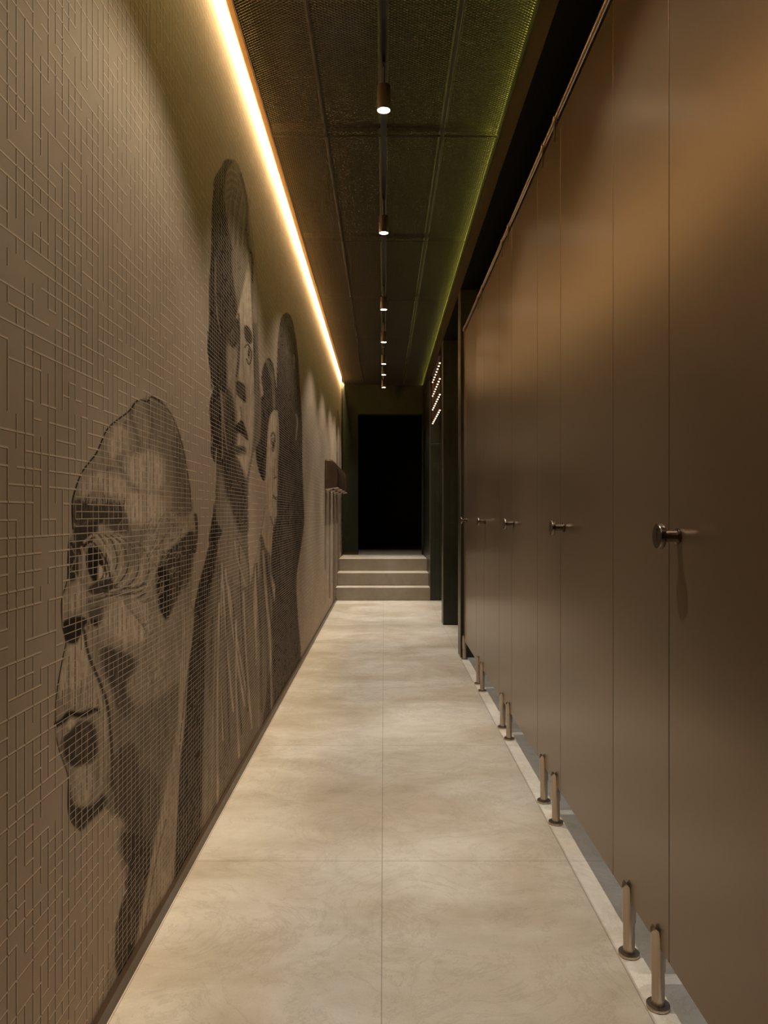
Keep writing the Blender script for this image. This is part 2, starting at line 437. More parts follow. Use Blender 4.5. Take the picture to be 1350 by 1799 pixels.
def paint_tall():
    O = C6((290, 60), (240, 80), (215, 140), (160, 220), (130, 300), (125, 420), (110, 640), (105, 1000), (95, 1200), (80, 1450)) + \
        C7((70, 150), (48, 250), (50, 420), (70, 560), (80, 700), (92, 780), (65, 880), (75, 1030), (85, 1180), (80, 1330), (118, 1440), (115, 1780)) + \
        R7((140, 1000), (110, 1180), (60, 1420), (20, 1600)) + [(338, 1095), (331, 1160), (322, 1260), (313, 1340), (308, 1420), (306, 1510), (304, 1590), (330, 1545), (370, 1470), (410, 1400), (445, 1330), (452, 1300)] + \
        R7((440, 1799), (410, 1500), (393, 1250), (388, 1000), (395, 780), (415, 640)) + \
        C7((450, 1500), (480, 1350), (545, 1200), (548, 870), (538, 700), (525, 500), (520, 100)) + \
        C6((605, 1400), (575, 1100), (550, 850), (510, 600), (480, 430), (430, 210), (370, 75))
    poly(O, .72, 1.0, 1, mask=True)
    poly(O, .45, 1, .6, noise=(1.8, 50, .5, 21))
    # pale veil edge on the right
    poly(C6((480, 430), (510, 600), (550, 850), (575, 1100), (605, 1400), (612, 1800), (560, 1800), (560, 1350), (545, 1050), (520, 800), (495, 560)), .88, 1.5, .85)
    # crown hair, streaked
    poly(C6((290, 150), (260, 200), (240, 450), (270, 700), (330, 1000), (430, 1100), (480, 900), (480, 640), (440, 400), (380, 200)), .62, 3, .9, noise=(1.6, 22, .4, 31))
    for k in range(9):
        y = 165+k*40
        stroke(C6((275-k*1, y+45), (310+k*2, y+5), (375+k*2, y+40+k*3)), 1.5, .98 if k % 2 == 0 else .3, .75)
    for k in range(16):
        x = 270+k*13
        stroke(C6((x+60, 330+k*12), (x+15, 600+k*10), (x, 1000)), 1.0, (.15, .85, .35, .2)[k % 4], .7)
    # dark hair mass at left
    L = C6((290, 60), (240, 80), (215, 140), (160, 220), (130, 300), (125, 420), (110, 640), (105, 1000), (95, 1200), (80, 1450)) + \
        C7((70, 150), (52, 250), (54, 420), (72, 560), (84, 700), (95, 780), (75, 900), (78, 1030), (88, 1180), (84, 1330), (120, 1440)) + \
        C7((250, 1450), (215, 1100), (200, 850), (230, 700), (222, 400), (240, 250), (340, 150)) + \
        C6((385, 1700), (360, 1500), (330, 1300), (320, 1000), (285, 800), (260, 650), (240, 450), (265, 200), (330, 100))
    poly(L, .10, 1.2, 1, mask=True)
    poly(L, .28, 1.2, .45, noise=(1.5, 60, .5, 17))
    stroke(C6((150, 240), (135, 310), (128, 400)), 1.2, .5, .7)
    # right dark hair edge
    stroke(C6((420, 220), (470, 420), (490, 560), (485, 800), (500, 1000), (545, 1130), (545, 1400)), 4.2, .12, .9)
    stroke(C6((545, 1300), (540, 1550), (545, 1799)), 2.0, .35, .7)
    stroke(C7((470, 150), (482, 300), (488, 600), (490, 800)), 2.2, .12, .85)
    # forehead
    poly(C6((505, 1180), (470, 1350), (430, 1550), (380, 1750), (370, 1799), (530, 1799), (535, 1500), (530, 1300)), 1.16, 2, .95)
    poly(C6((495, 1050), (480, 1150), (500, 1230), (505, 1150)), .95, 1, .8)
    # face planes
    poly(C7((340, 20), (450, 20), (470, 170), (478, 500), (488, 800), (478, 1200), (440, 1480), (400, 1600), (350, 1600), (310, 1450), (300, 1100), (320, 800), (350, 500), (352, 200)), 1.1, 2, .95)
    poly(C7((235, 370), (310, 380), (335, 480), (315, 700), (310, 980), (260, 900), (240, 700)), .95, 4, .9)
    poly(C7((230, 750), (300, 900), (330, 1200), (300, 1400), (400, 1700), (380, 1780), (240, 1780), (190, 1450), (215, 1100)), .22, 5, .85)
    # eyes
    poly(C7((240, 60), (330, 120), (345, 300), (300, 370), (265, 345), (245, 250)), .3, 4, .85)
    blob(*C7((285, 255))[0], 3.5, 9, .75, .7)
    stroke(C7((255, 300), (285, 365), (312, 330)), 2.4, .1, .9)
    stroke(C7((262, 215), (285, 185), (305, 230)), 1.8, .1, .9)
    blob(*C7((286, 262))[0], 1.6, 5, .08, .9)
    poly(C7((395, 170), (440, 190), (465, 260), (462, 330), (425, 330), (398, 280)), .12, 2, .9)
    stroke(C7((400, 370), (425, 345), (455, 400), (462, 460), (440, 530), (415, 480)), 2.2, .15, .9)
    blob(*C7((436, 425))[0], 2.2, 9, .12, .9)
    stroke(C7((428, 370), (424, 420)), 1, 1.0, .8)
    # nose
    stroke(C7((340, 60), (348, 250), (340, 470), (322, 640)), 3.4, .28, .85)
    stroke(C7((372, 150), (376, 400), (395, 650), (405, 720)), 1.2, .6, .6)
    poly(C7((320, 690), (370, 700), (405, 740), (402, 880), (370, 860), (325, 800)), .22, 2, .9)
    stroke(C7((385, 830), (400, 880), (403, 820)), 2.2, .06, .95)
    # mouth
    poly(C7((300, 1120), (350, 1060), (372, 1045), (405, 1120), (430, 1230), (400, 1220), (350, 1170), (310, 1160)), .10, 1.5, .95)
    stroke(C7((362, 930), (372, 1030)), 1.5, .35, .7)
    poly(C7((335, 1180), (370, 1185), (420, 1240), (400, 1270), (350, 1240)), 1.05, 1.2, .9)
    poly(C7((310, 1290), (400, 1300), (405, 1360), (370, 1380), (310, 1360)), .18, 3, .85)
    blob(*C7((378, 1440))[0], 8, 17, 1.2, .9)
    stroke(C7((372, 1520), (378, 1600), (372, 1690)), 2, .3, .6)
    # pale strands over the dark hair
    stroke(C7((135, 0), (150, 120), (175, 235)), 2.0, .85, .9)
    stroke(C6((150, 1130), (148, 1500), (170, 1799)), 2.2, .8, .85)
    stroke(C7((172, 780), (188, 1000), (190, 1400)), 2.2, .9, .9)
    stroke(C7((185, 800), (205, 1080), (240, 1370), (262, 1470)), 1.8, .9, .9)
    stroke(C7((50, 250), (44, 420), (66, 570), (84, 690), (104, 740), (70, 850), (62, 950)), 1.4, 1.25, .9)
    stroke(C7((100, 1200), (85, 1290)), 1.2, 1.1, .8)
    stroke(C7((135, 1310), (125, 1500), (118, 1780)), 1.6, 1.2, .95)
    stroke(R7((155, 850), (145, 1000), (100, 1240), (45, 1520)), 1.8, 1.2, .95)
    # jaw / neck under the face
    poly(R7((220, 560), (300, 560), (380, 760), (392, 1000), (388, 1130), (330, 1120), (270, 930), (225, 760)), .25, 3, .85, noise=(2, 60, .3, 5))
    poly(R7((190, 700), (235, 850), (290, 1050), (370, 1290), (405, 1500), (300, 1500), (190, 1350), (160, 1080)), .78, 3, .75)
    poly(R7((150, 920), (165, 1040), (205, 1120), (170, 1190), (130, 1200), (110, 1180), (140, 1000)), .14, 1.5, .95)
    poly(R7((130, 1190), (175, 1190), (150, 1400), (120, 1560), (110, 1799), (60, 1799), (25, 1600), (60, 1420)), .18, 2, .9)
    stroke(R7((300, 1140), (320, 1180), (390, 1330), (395, 1600)), 1.2, .3, .8)
    # robe folds
    fold = [(362, 1060), (392, 1010), (430, 1060), (446, 1110), (445, 1330), (330, 1560), (345, 1300), (352, 1150)]
    poly(fold, .66, 3, .6)
    k = 0
    for x0, y0, x1, y1, w, t in ((390, 990, 410, 1250, 3, 1.15), (396, 1000, 430, 1240, 3, 1.15), (402, 1030, 442, 1260, 2.5, 1.1), (390, 1010, 392, 1300, 2.6, 1.1), (385, 1060, 383, 1420, 3.4, 1.1),
                                 (380, 1090, 372, 1440, 1.8, 1.05), (398, 1060, 404, 1320, 1.6, .25), (388, 1080, 396, 1330, 1.3, .25), (410, 1060, 425, 1290, 2.2, .25), (420, 960, 436, 1250, 1.6, .2),
                                 (412, 950, 432, 1030, 1.6, 1.1), (374, 1080, 366, 1430, 1.4, .3), (415, 1090, 420, 1330, 3.0, 1.1), (428, 1040, 443, 1280, 2.0, 1.1)):
        stroke([(x0, y0), ((x0+x1)/2-2, (y0+y1)/2), (x1, y1)], w, t, .85)
    # dark cloth right of the scarf
    Dk = [(345, 1050), (357, 1060), (360, 1110), (360, 1180), (357, 1280), (355, 1380), (352, 1458), (347, 1500), (334, 1530), (304, 1580), (307, 1500), (308, 1440), (312, 1380), (324, 1280), (331, 1180), (339, 1105)]
    poly(Dk, .16, 1.5, .92)
    poly(Dk, .4, 1.5, .5, noise=(1.6, 110, .5, 9))
    poly([(362, 1200), (372, 1250), (378, 1340), (372, 1450), (358, 1480), (357, 1380), (360, 1280)], .82, 3, .7)

def paint_old():
    O = R5((820, 68), (720, 95), (660, 170), (560, 245), (500, 310), (440, 450), (385, 525), (330, 600), (285, 720), (265, 820), (270, 990), (245, 1060), (235, 1200), (232, 1340), (195, 1470), (190, 1560), (200, 1680)) + \
        R6((222, 190), (200, 300), (165, 490), (150, 620), (148, 760), (155, 860), (180, 960), (230, 1100), (240, 1200), (235, 1350), (265, 1450), (325, 1505), (390, 1450), (440, 1390), (490, 1350), (560, 1390), (620, 1440), (600, 1530), (585, 1600)) + \
        R8((700, 660), (745, 720), (768, 760), (740, 830), (745, 900), (710, 1010), (680, 1180), (640, 1350), (600, 1560), (570, 1690), (640, 1640), (760, 1420), (860, 1240), (950, 1040), (1030, 860)) + \
        [(306, 1500), (309, 1420), (315, 1310), (328, 1200), (341, 1090)] + \
        R5((1100, 1500), (1105, 1350), (1120, 1200), (1140, 1050), (1140, 920), (1110, 880), (1100, 870), (1090, 740), (1070, 600), (1040, 430), (1000, 290), (950, 180), (890, 95))
    poly(O, .98, 1.0, 1, mask=True)
    poly(O, .74, 1, .6, noise=(4, 26, .5, 2))
    # skull shading
    poly(R5((820, 80), (760, 110), (820, 300), (870, 480), (930, 620), (960, 800), (1000, 900), (1095, 860), (1085, 740), (1065, 600), (1035, 430), (995, 290), (945, 190), (885, 105)), .66, 7, .9, noise=(2.5, 60, .4, 3))
    poly(R5((1000, 330), (960, 420), (1000, 700), (1040, 880), (1092, 860), (1085, 740), (1065, 600), (1035, 430)), .50, 5, .8, noise=(2, 30, .5, 4))
    for a, w in ((((690, 130), (680, 220), (720, 350), (730, 480)), 7), (((640, 250), (590, 380), (580, 500), (600, 540)), 6), (((800, 110), (820, 260), (800, 420)), 6), (((700, 690), (740, 760), (700, 800)), 6), (((480, 600), (560, 560), (640, 600)), 4)):
        stroke(R5(*a), w, .5, .6, soft=2.5)
    poly(R5((560, 270), (520, 400), (540, 500), (620, 440), (650, 300)), 1.12, 5, .8)
    poly(R5((650, 480), (640, 600), (760, 720), (880, 700), (930, 560), (860, 460)), 1.12, 6, .8)
    poly(R5((330, 640), (320, 760), (450, 720), (660, 780), (640, 660), (480, 590)), 1.1, 5, .8)
    poly(R5((640, 780), (640, 1000), (760, 980), (900, 900), (880, 760), (740, 730)), 1.12, 6, .85)
    # brow and temple
    poly(R5((270, 850), (300, 780), (420, 830), (560, 800), (640, 870), (660, 1020), (560, 1010), (460, 950), (330, 960), (275, 940)), .40, 3, .9, noise=(3, 10, .5, 5))
    for k in range(34):
        x = 290+k*10; y = 860+math.sin(k*.5)*25
        stroke(R5((x-8, y+85), (x+4, y), (x+rnd.uniform(-8, 22), y-rnd.uniform(40, 95))), 1.3, .15, .75)
    poly(R5((275, 985), (330, 965), (440, 940), (420, 1060), (360, 1100), (330, 1180), (290, 1120)), .2, 3, .85)
    # far eye
    poly(R5((245, 1070), (300, 1130), (310, 1250), (300, 1330), (240, 1345), (235, 1200)), .22, 2, .9)
    stroke(R5((255, 1110), (290, 1180), (260, 1260)), 2.2, .95, .8); stroke(R5((250, 1270), (290, 1300), (300, 1360)), 2.2, 1.0, .8)
    stroke(R5((330, 1120), (350, 1220), (340, 1330)), 5, 1.05, .9)
    # near eye
    poly(R5((385, 1110), (440, 1130), (480, 1210), (510, 1320), (470, 1390), (420, 1360), (375, 1280), (360, 1190)), .10, 2, .95)
    poly(R5((445, 1240), (480, 1260), (500, 1320), (470, 1385), (440, 1380), (440, 1320)), 1.15, 1.2, .95)
    blob(*R5((425, 1250))[0], 3.5, 16, .03, .95)
    for k in range(10):
        cx, cy, rx, ry = 430+k*16, 1190+k*7, 75+k*21, 165+k*6
        p = [(cx+rx*math.cos(math.radians(a))+rnd.uniform(-5, 5), cy+ry*math.sin(math.radians(a))) for a in range(-75, 106, 20)]
        stroke(R5(*p), 2.0 if k % 2 == 0 else 2.6, .2 if k % 2 == 0 else 1.12, .85 if k < 7 else .55)
    for k in range(26):      # crow's feet and temple hairs
        x = rnd.uniform(600, 980); y = rnd.uniform(880, 1150)
        stroke(R5((x, y), (x-rnd.uniform(10, 50), y+60), (x-rnd.uniform(30, 110), y+130)), .9, (.35, 1.2)[k % 2], .7)
    stroke(R5((350, 1080), (420, 1030), (470, 1080), (530, 1190), (560, 1300)), 4.5, 1.1, .9)
    stroke(R5((350, 1110), (400, 1080), (450, 1130), (510, 1230), (530, 1330)), 3.0, .12, .9)
    poly(R5((640, 980), (620, 1180), (690, 1260), (740, 1200), (770, 1020), (720, 940)), .55, 7, .65)
    # under-eye bags
    for k in range(5):
        stroke(R5((380, 1420+k*38), (460, 1400+k*38), (560, 1400+k*24), (700, 1400+k*20), (780, 1370+k*16)), 2.6, .2 if k % 2 == 0 else .95, .75)
    poly(R5((380, 1400), (500, 1330), (560, 1370), (520, 1430), (420, 1450)), .22, 3, .8)
    # nose
    poly(R5((320, 1360), (240, 1400), (205, 1480), (215, 1560), (330, 1550), (360, 1450)), 1.1, 4, .85)
    poly(R5((200, 1640), (290, 1600), (370, 1620), (380, 1690), (330, 1730), (290, 1787), (225, 1775), (205, 1700)), .12, 2.5, .92)
    poly(R5((385, 1560), (450, 1530), (480, 1600), (445, 1665), (400, 1660)), .3, 3, .85)
    blob(*R5((420, 1640))[0], 6, 5, .08, .9)
    poly(R5((380, 1480), (480, 1480), (520, 1560), (480, 1620), (390, 1600)), .55, 5, .6)
    # cheek
    poly(R5((520, 1500), (700, 1470), (800, 1560), (780, 1760), (640, 1780), (500, 1700)), 1.1, 8, .85)
    for k in range(7):
        stroke(R5((580+k*22, 1400+k*15), (640+k*20, 1520+k*15), (740+k*10, 1640+k*15)), 1.2, .45, .6)
    # ear
    poly(R5((1090, 1000), (1000, 1080), (900, 1150), (860, 1260), (850, 1400), (880, 1560), (920, 1620), (960, 1560), (1020, 1440), (1080, 1350), (1105, 1200), (1125, 1050)), .26, 4, .92, noise=(2, 30, .3, 8))
    poly(R5((860, 1260), (930, 1280), (960, 1400), (950, 1560), (920, 1610), (870, 1500)), .08, 3, .85)
    stroke(R5((1090, 900), (1060, 1000), (960, 1100), (880, 1170), (850, 1260)), 7, 1.0, .8, soft=2)
    stroke(R5((1125, 890), (1135, 1000), (1120, 1150)), 5, .3, .85)
    stroke(R5((1060, 1330), (1000, 1500), (940, 1640)), 5, .8, .6, soft=2)
    # curls near the ear
    for k in range(90):
        x = rnd.uniform(800, 1060); y = rnd.uniform(860, 1290)
        if x+y*.3 > 1340+60: continue
        a = rnd.uniform(0, 6.28); r = rnd.uniform(12, 34)
        stroke(R5((x, y), (x+r*math.cos(a), y+r*math.sin(a)), (x+r*1.7*math.cos(a+.9), y+r*1.7*math.sin(a+.9))), .9, 1.2 if k % 3 else .3, .8)
    for k in range(80):
        x = rnd.uniform(760, 900); y = rnd.uniform(1250, 2050)
        a = rnd.uniform(.8, 2.3); r = rnd.uniform(15, 45)
        stroke(R5((x, y), (x+r*math.cos(a), y+r*math.sin(a)), (x+r*1.6*math.cos(a+.6), y+r*1.8*math.sin(a+.6))), .9, 1.2 if k % 3 else .35, .75)
    # upper lip
    poly(R6((370, 60), (300, 200), (220, 240), (180, 500), (200, 620), (330, 640), (430, 640), (420, 480), (380, 300)), 1.1, 4, .9)
    for k in range(12):
        x = 215+k*18
        stroke(R6((x, 470+rnd.random()*60), (x-3, 640)), 1.0, .3, .6)
    stroke(R6((350, 110), (380, 280), (450, 450), (510, 620), (530, 800), (545, 980), (545, 1200)), 5, .2, .85, soft=1.6)
    stroke(R6((420, 440), (470, 640), (500, 850), (510, 1050)), 6, 1.05, .7, soft=2)
    poly(R6((470, 230), (600, 250), (720, 330), (640, 500), (700, 660), (620, 720), (540, 520), (480, 380)), .28, 7, .85, noise=(2.4, 40, .4, 11))
    # mouth
    stroke(R6((152, 770), (200, 740), (250, 690), (330, 700), (400, 670), (440, 670)), 9, .10, .95, soft=2)
    poly(R6((160, 790), (230, 760), (250, 830), (215, 890), (175, 870)), .95, 1.5, .85)
    poly(R6((235, 740), (280, 730), (300, 780), (270, 830), (240, 790)), 1.2, 1.5, .9)
    poly(R6((185, 900), (240, 820), (330, 740), (420, 770), (440, 900), (430, 1000), (330, 1060), (240, 1040)), .26, 4, .9, noise=(3, 25, .3, 6))
    stroke(R6((430, 680), (470, 800), (480, 1000), (470, 1180)), 6, .95, .6, soft=2)
    # chin
    poly(R6((290, 1080), (390, 1060), (420, 1200), (360, 1320), (290, 1290)), 1.05, 6, .85)
    poly(R6((240, 1180), (280, 1330), (400, 1330), (480, 1250), (500, 1330), (390, 1440), (325, 1500), (265, 1440), (238, 1340)), .22, 4, .9, noise=(3, 20, .3, 6))
    # jaw and cloth, vertical streaks
    J = R6((560, 560), (700, 640), (900, 560), (1020, 480), (1000, 800), (940, 1050), (870, 1400), (800, 1787), (620, 1787), (600, 1530), (620, 1440), (500, 1340), (540, 1000))
    poly(J, .50, 8, .65, noise=(2.6, 150, .5, 13))
    poly(R6((560, 1000), (560, 1350), (640, 1450), (720, 1787), (800, 1787), (740, 1200), (700, 900)), .26, 6, .65, noise=(2, 120, .5, 14))
    N = R8((745, 720), (768, 760), (740, 830), (745, 900), (710, 1010), (680, 1180), (700, 1400), (780, 1300), (860, 900), (900, 640), (830, 560), (720, 560))
    poly(N, .22, 3, .85, noise=(1.8, 120, .35, 15))
    poly(R8((860, 150), (800, 330), (780, 520), (720, 640), (860, 640), (930, 520), (950, 300)), .30, 5, .5, noise=(2, 120, .5, 18))
    # pale scarf running down
    S = [(324, 1080), (341, 1080), (331, 1181), (324, 1281), (317, 1332), (312, 1433), (307, 1508), (302, 1567), (286, 1610), (267, 1655), (250, 1690), (237, 1700), (248, 1620), (257, 1567), (268, 1500), (282, 1433), (300, 1345), (311, 1281), (317, 1181)]
    poly(S, 1.12, 1.5, .95)
    poly(S, .8, 1.5, .5, noise=(1.3, 20, .5, 4))
    stroke([(334, 1150), (322, 1250), (315, 1320)], 1.2, .3, .7)
    stroke([(292, 1440), (277, 1500), (262, 1580), (252, 1650)], 2.5, .5, .7)
    stroke([(180, 1780), (192, 1720), (200, 1670), (203, 1640)], 4, 1.0, .7, soft=2)
    # contour lines
    stroke(R5((885, 105), (820, 68), (790, 100), (720, 95), (660, 170), (560, 245), (500, 310), (440, 450), (385, 525), (330, 600), (285, 720), (265, 820), (270, 990)), 2.4, .06, .95)
    stroke(R5((245, 1060), (235, 1200), (232, 1340), (195, 1470), (190, 1560), (200, 1680)) + R6((222, 190), (200, 300), (165, 490), (150, 620), (148, 760), (155, 860), (180, 960), (230, 1100), (240, 1200), (237, 1350), (265, 1450), (325, 1505)), 1.8, .12, .9)
    stroke(R5((885, 105), (950, 180), (1000, 290), (1040, 430), (1070, 600), (1090, 740), (1098, 860)), 1.6, .2, .8)

def paint_far():
    poly([(592, 722), (590, 740), (590, 800), (589, 860), (586, 900), (585, 1060), (598, 1060), (598, 860), (597, 780), (595, 728)], .95, .6, 1, mask=True)
    stroke([(594, 720), (592.5, 735), (592.4, 810)], .9, .3, .9)
    stroke([(594.5, 722), (596.5, 760), (597.2, 812), (597.0, 900)], 1.4, .3, .8)
    stroke([(592.6, 795), (593.2, 860)], 1.6, .2, .9)
    for x, y0, y1, t, w in ((572.3, 866, 1000, .5, 2.4), (580, 866, 1050, .5, 2.6), (586.7, 866, 1060, .38, 2.4), (589.3, 866, 1060, .12, 1), (594.7, 866, 1050, .38, 2.6), (599, 870, 970, .4, 2.0)):
        stroke([(x, y0), (x-.3, (y0+y1)/2), (x-.5, y1)], w, t, .75)
    poly([(586, 880), (597, 885), (597, 1000), (594, 1060), (585, 1060)], .4, 1, .45, noise=(1.3, 18, .5, 4), mask=True)
    MK[:, (xs > 570)] = np.where((PYy[:, xs > 570] > 866), 1, MK[:, xs > 570])

paint_far(); paint_hood(); paint_child(); paint_tall(); paint_old()
# vertical print streaks inside the figures
st1 = vnoise(PXx, PYy, 1.6, 45, 4); st2 = vnoise(PXx, PYy, 3.1, 9, 6)
T = np.where(MK > .5, T*(1+.26*(st1-.5)+.16*(st2-.5)), T)
T = np.clip(T, .02, 1.35)

mm = mat('printed_mural_wall', PAINT, .7, spec=.06); t = NT(mm)
at = t.n('ShaderNodeAttribute', attribute_name='tone')
n = t.noise(t.obj(), 8)
base = t.ramp(n, [(.3, tuple(c*.96 for c in PAINT)), (.7, tuple(c*1.04 for c in PAINT))])
vm = t.n('ShaderNodeVectorMath', operation='SCALE'); t.l(base, vm.inputs[0]); t.l(at.outputs['Fac'], vm.inputs['Scale'])
va = t.n('ShaderNodeVectorMath', operation='ADD'); t.l(vm.outputs[0], va.inputs[0]); va.inputs[1].default_value = (.008, .005, .003)
t.l(va.outputs[0], t.b.inputs['Base Color'])

# panel grid: coarse columns before and after the printed part
Yall = np.concatenate([np.arange(YB, Ycol[0]-.05, .25), Ycol, [10.9, YE-.002]])
nc0 = len(np.arange(YB, Ycol[0]-.05, .25)); Tall = np.ones((len(zs), len(Yall))); Tall[:, nc0:nc0+len(xs)] = T
Tall[:, nc0] = 1; Tall[:, nc0+len(xs)-1] = 1
nz, ny = len(zs), len(Yall)
V = np.empty((nz, ny, 3), np.float32); V[..., 0] = WX; V[..., 1] = Yall[None, :]; V[..., 2] = zs[:, None]
idx = np.arange(nz*ny).reshape(nz, ny)
Q = np.stack([idx[:-1, :-1], idx[:-1, 1:], idx[1:, 1:], idx[1:, :-1]], -1).reshape(-1, 4)

# flat lines, shadow edges of a relief painted beside them, 30 mm grid
def mask_at(Y, z):
    if Y <= Ycol[0] or Y >= Ycol[-1]: return False
    c = int(round(to_x(Y)-xs[0])); r = int(round(z/.0025))
    return 0 <= c < len(xs) and 0 <= r < len(zs) and MK[r, c] > .5
G = .03; LH = .0017; LW = .0012; LD = .0001
boxes = []; dark = []  # dark: painted shadow stripes below horizontals and on near side of verticals
rr = random.Random(11)
Y0 = .30
nY = int((YE-.01-Y0)/G); nZ = int((MZ+.02)/G)
# horizontals (every 15 mm inside the print)
for r in range(1, nZ*2):
    z = r*G/2; on = False; start = None
    full = (r % 2 == 0)
    for c in range(nY+1):
        Y = Y0+c*G
        if c < nY:
            ins = mask_at(Y+G/2, z)
            if ins: want = rr.random() < .955
            elif not full: want = False
            else: want = rr.random() < (.74 if on else .50)
        else: want = False
        if want and not on: start = Y; on = True
        elif not want and on:
            # runs are cut where the printed figures begin, and are finer inside them
            y = start
            while y < Y-1e-6:
                ins = mask_at(y+G/2, z); e = y
                while e < Y-1e-6 and mask_at(e+G/2, z) == ins: e += G
                h = .0009 if ins else LH
                boxes.append((y, e, z-h, z+h, ins))
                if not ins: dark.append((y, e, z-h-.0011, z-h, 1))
                y = e
            on = False
for c in range(0, nY):
    Y = Y0+c*G; on = False; start = None
    for r in range(nZ+1):
        z = r*G
        if r < nZ:
            want = rr.random() < (.72 if mask_at(Y, z+G/2) else (.88 if on else .50))
        else: want = False
        if want and not on: start = z; on = True
        elif not want and on:
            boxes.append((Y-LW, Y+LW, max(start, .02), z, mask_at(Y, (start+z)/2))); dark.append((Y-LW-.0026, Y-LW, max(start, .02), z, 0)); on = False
B = np.array(boxes, np.float32); nb = len(B)
bv = np.zeros((nb, 8, 3), np.float32)
bv[:, :4, 0] = WX; bv[:, 4:, 0] = WX+LD
i4 = ((0, 2), (1, 2), (1, 3), (0, 3))
for k in range(8):
    a, b = i4[k % 4]; bv[:, k, 1] = B[:, a]; bv[:, k, 2] = B[:, b]
fq = np.array([[4, 5, 6, 7]], np.int32)
bq = (fq[None]+(np.arange(nb)*8)[:, None, None]+nz*ny).reshape(-1, 4)
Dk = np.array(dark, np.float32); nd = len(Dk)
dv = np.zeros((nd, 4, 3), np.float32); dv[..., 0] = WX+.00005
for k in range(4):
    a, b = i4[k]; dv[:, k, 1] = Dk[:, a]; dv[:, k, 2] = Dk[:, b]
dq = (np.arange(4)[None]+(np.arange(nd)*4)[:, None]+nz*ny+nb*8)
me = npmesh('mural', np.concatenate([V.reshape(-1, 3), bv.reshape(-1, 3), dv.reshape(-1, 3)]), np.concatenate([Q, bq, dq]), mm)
attr = me.attributes.new('tone', 'FLOAT', 'POINT')
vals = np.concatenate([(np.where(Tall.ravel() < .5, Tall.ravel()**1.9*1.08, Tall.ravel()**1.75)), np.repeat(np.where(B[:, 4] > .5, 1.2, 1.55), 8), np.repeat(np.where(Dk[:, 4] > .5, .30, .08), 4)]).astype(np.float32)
attr.data.foreach_set('value', vals)
mo = link(bpy.data.objects.new('mural', me))
tag(mo, 'taupe wall mural of large black and white faces under a fine line grid', 'mural')

# ---------------------------------------------------------------- hand dryers
prof = [(0, .29), (.05, .292), (.078, .283), (.100, .262), (.115, .228), (.124, .18), (.1285, .12), (.129, .06), (.129, 0), (0, -.018)]
dry_lab = ['brown wall hand dryer nearest the camera, its round side emblem in view', 'brown wall hand dryer, second of the row over the mural',
           'brown wall hand dryer, third of the row over the mural', 'brown wall hand dryer nearest the end wall and dark doorway']
d0 = empty('hand_dryer', (WX+.0035, 7.85, 1.405), dry_lab[0], 'hand dryer', 'hand dryers on the left wall')
bm = bmesh.new(); extrude_y(bm, prof, 0, .32)
bmesh.ops.bevel(bm, geom=[e for e in bm.edges if abs(e.verts[0].co.y-e.verts[1].co.y) < 1e-6 and min(e.verts[0].co.z, e.verts[1].co.z) > -.001 and max(e.verts[0].co.x, e.verts[1].co.x) > .01], offset=.010, segments=3, affect='EDGES')
obj('body', bm, M['dryer'], d0, smooth=True)
bm = bmesh.new()
n = 24; rg = []
for i in range(n+1):
    a = -PI/2+PI*i/n
    for r, y in ((.084, 0), (.084, -.004), (.079, -.004), (.079, 0)):
        rg.append(bm.verts.new((.003+r*math.cos(a), y, .142+r*math.sin(a))))
for i in range(n):
    for j in range(3): bm.faces.new((rg[i*4+j], rg[i*4+j+1], rg[i*4+j+5], rg[i*4+j+4]))
obj('side_ring', bm, M['dryer'], d0)['label'] = 'raised round ring on the side of the dryer'
bm = bmesh.new()
extrude_y(bm, [(.002, -.0185), (.127, -.0005), (.132, -.006), (.002, -.026)], .006, .314)
plate = obj('air_outlet_plate', bm, M['dryer_plate'], d0)
for y in (.08, .20):
    obj('air_slot', bx(.05, .085, y, y+.05, -.0185, -.0125), M['hole'], plate)
for k, y in enumerate((8.45, 9.05, 9.65)):
    copy_tree(d0, (WX+.0035, y, 1.405), dry_lab[k+1])

# ---------------------------------------------------------------- cabins
ZB, ZT = .141, 2.515
PITCH = .995; G0 = 1.62
th = .012; gap = .0015
ords = ['nearest to the camera, cut by the right edge of the view', 'second from the camera', 'third from the camera', 'fourth from the camera', 'furthest away beside the tiled pier']
def knob_bm():
    bm = bmesh.new(); R = Matrix.Rotation(-PI/2, 4, 'Y')
    lathe(bm, [(.0155, 0), (.0165, .002), (.0165, .005), (.0125, .006), (.0125, .034), (.0250, .035), (.0268, .0365), (.0268, .0455), (.0258, .047)], 48, R)
    return bm
def ind_bm():
    bm = bmesh.new()
    R = Matrix.Rotation(-PI/2, 4, 'Y')
    lathe(bm, [(.0036, .0472), (.0036, .0478)], 20, Matrix.Translation((0, 0, .015)) @ R)
    vs = []
    n = 14
    for i in range(n+1):
        a = PI/2+PI*i/n
        vs.append((-.0478, -.003+.008*math.cos(a)*-1, .011*math.sin(a)))
    for i in range(n, -1, -1):
        a = PI/2+PI*i/n
        vs.append((-.0478, -.003+.003*math.cos(a)*-1, .011*math.sin(a)))
    f = bm.faces.new([bm.verts.new(v) for v in vs])
    return bm

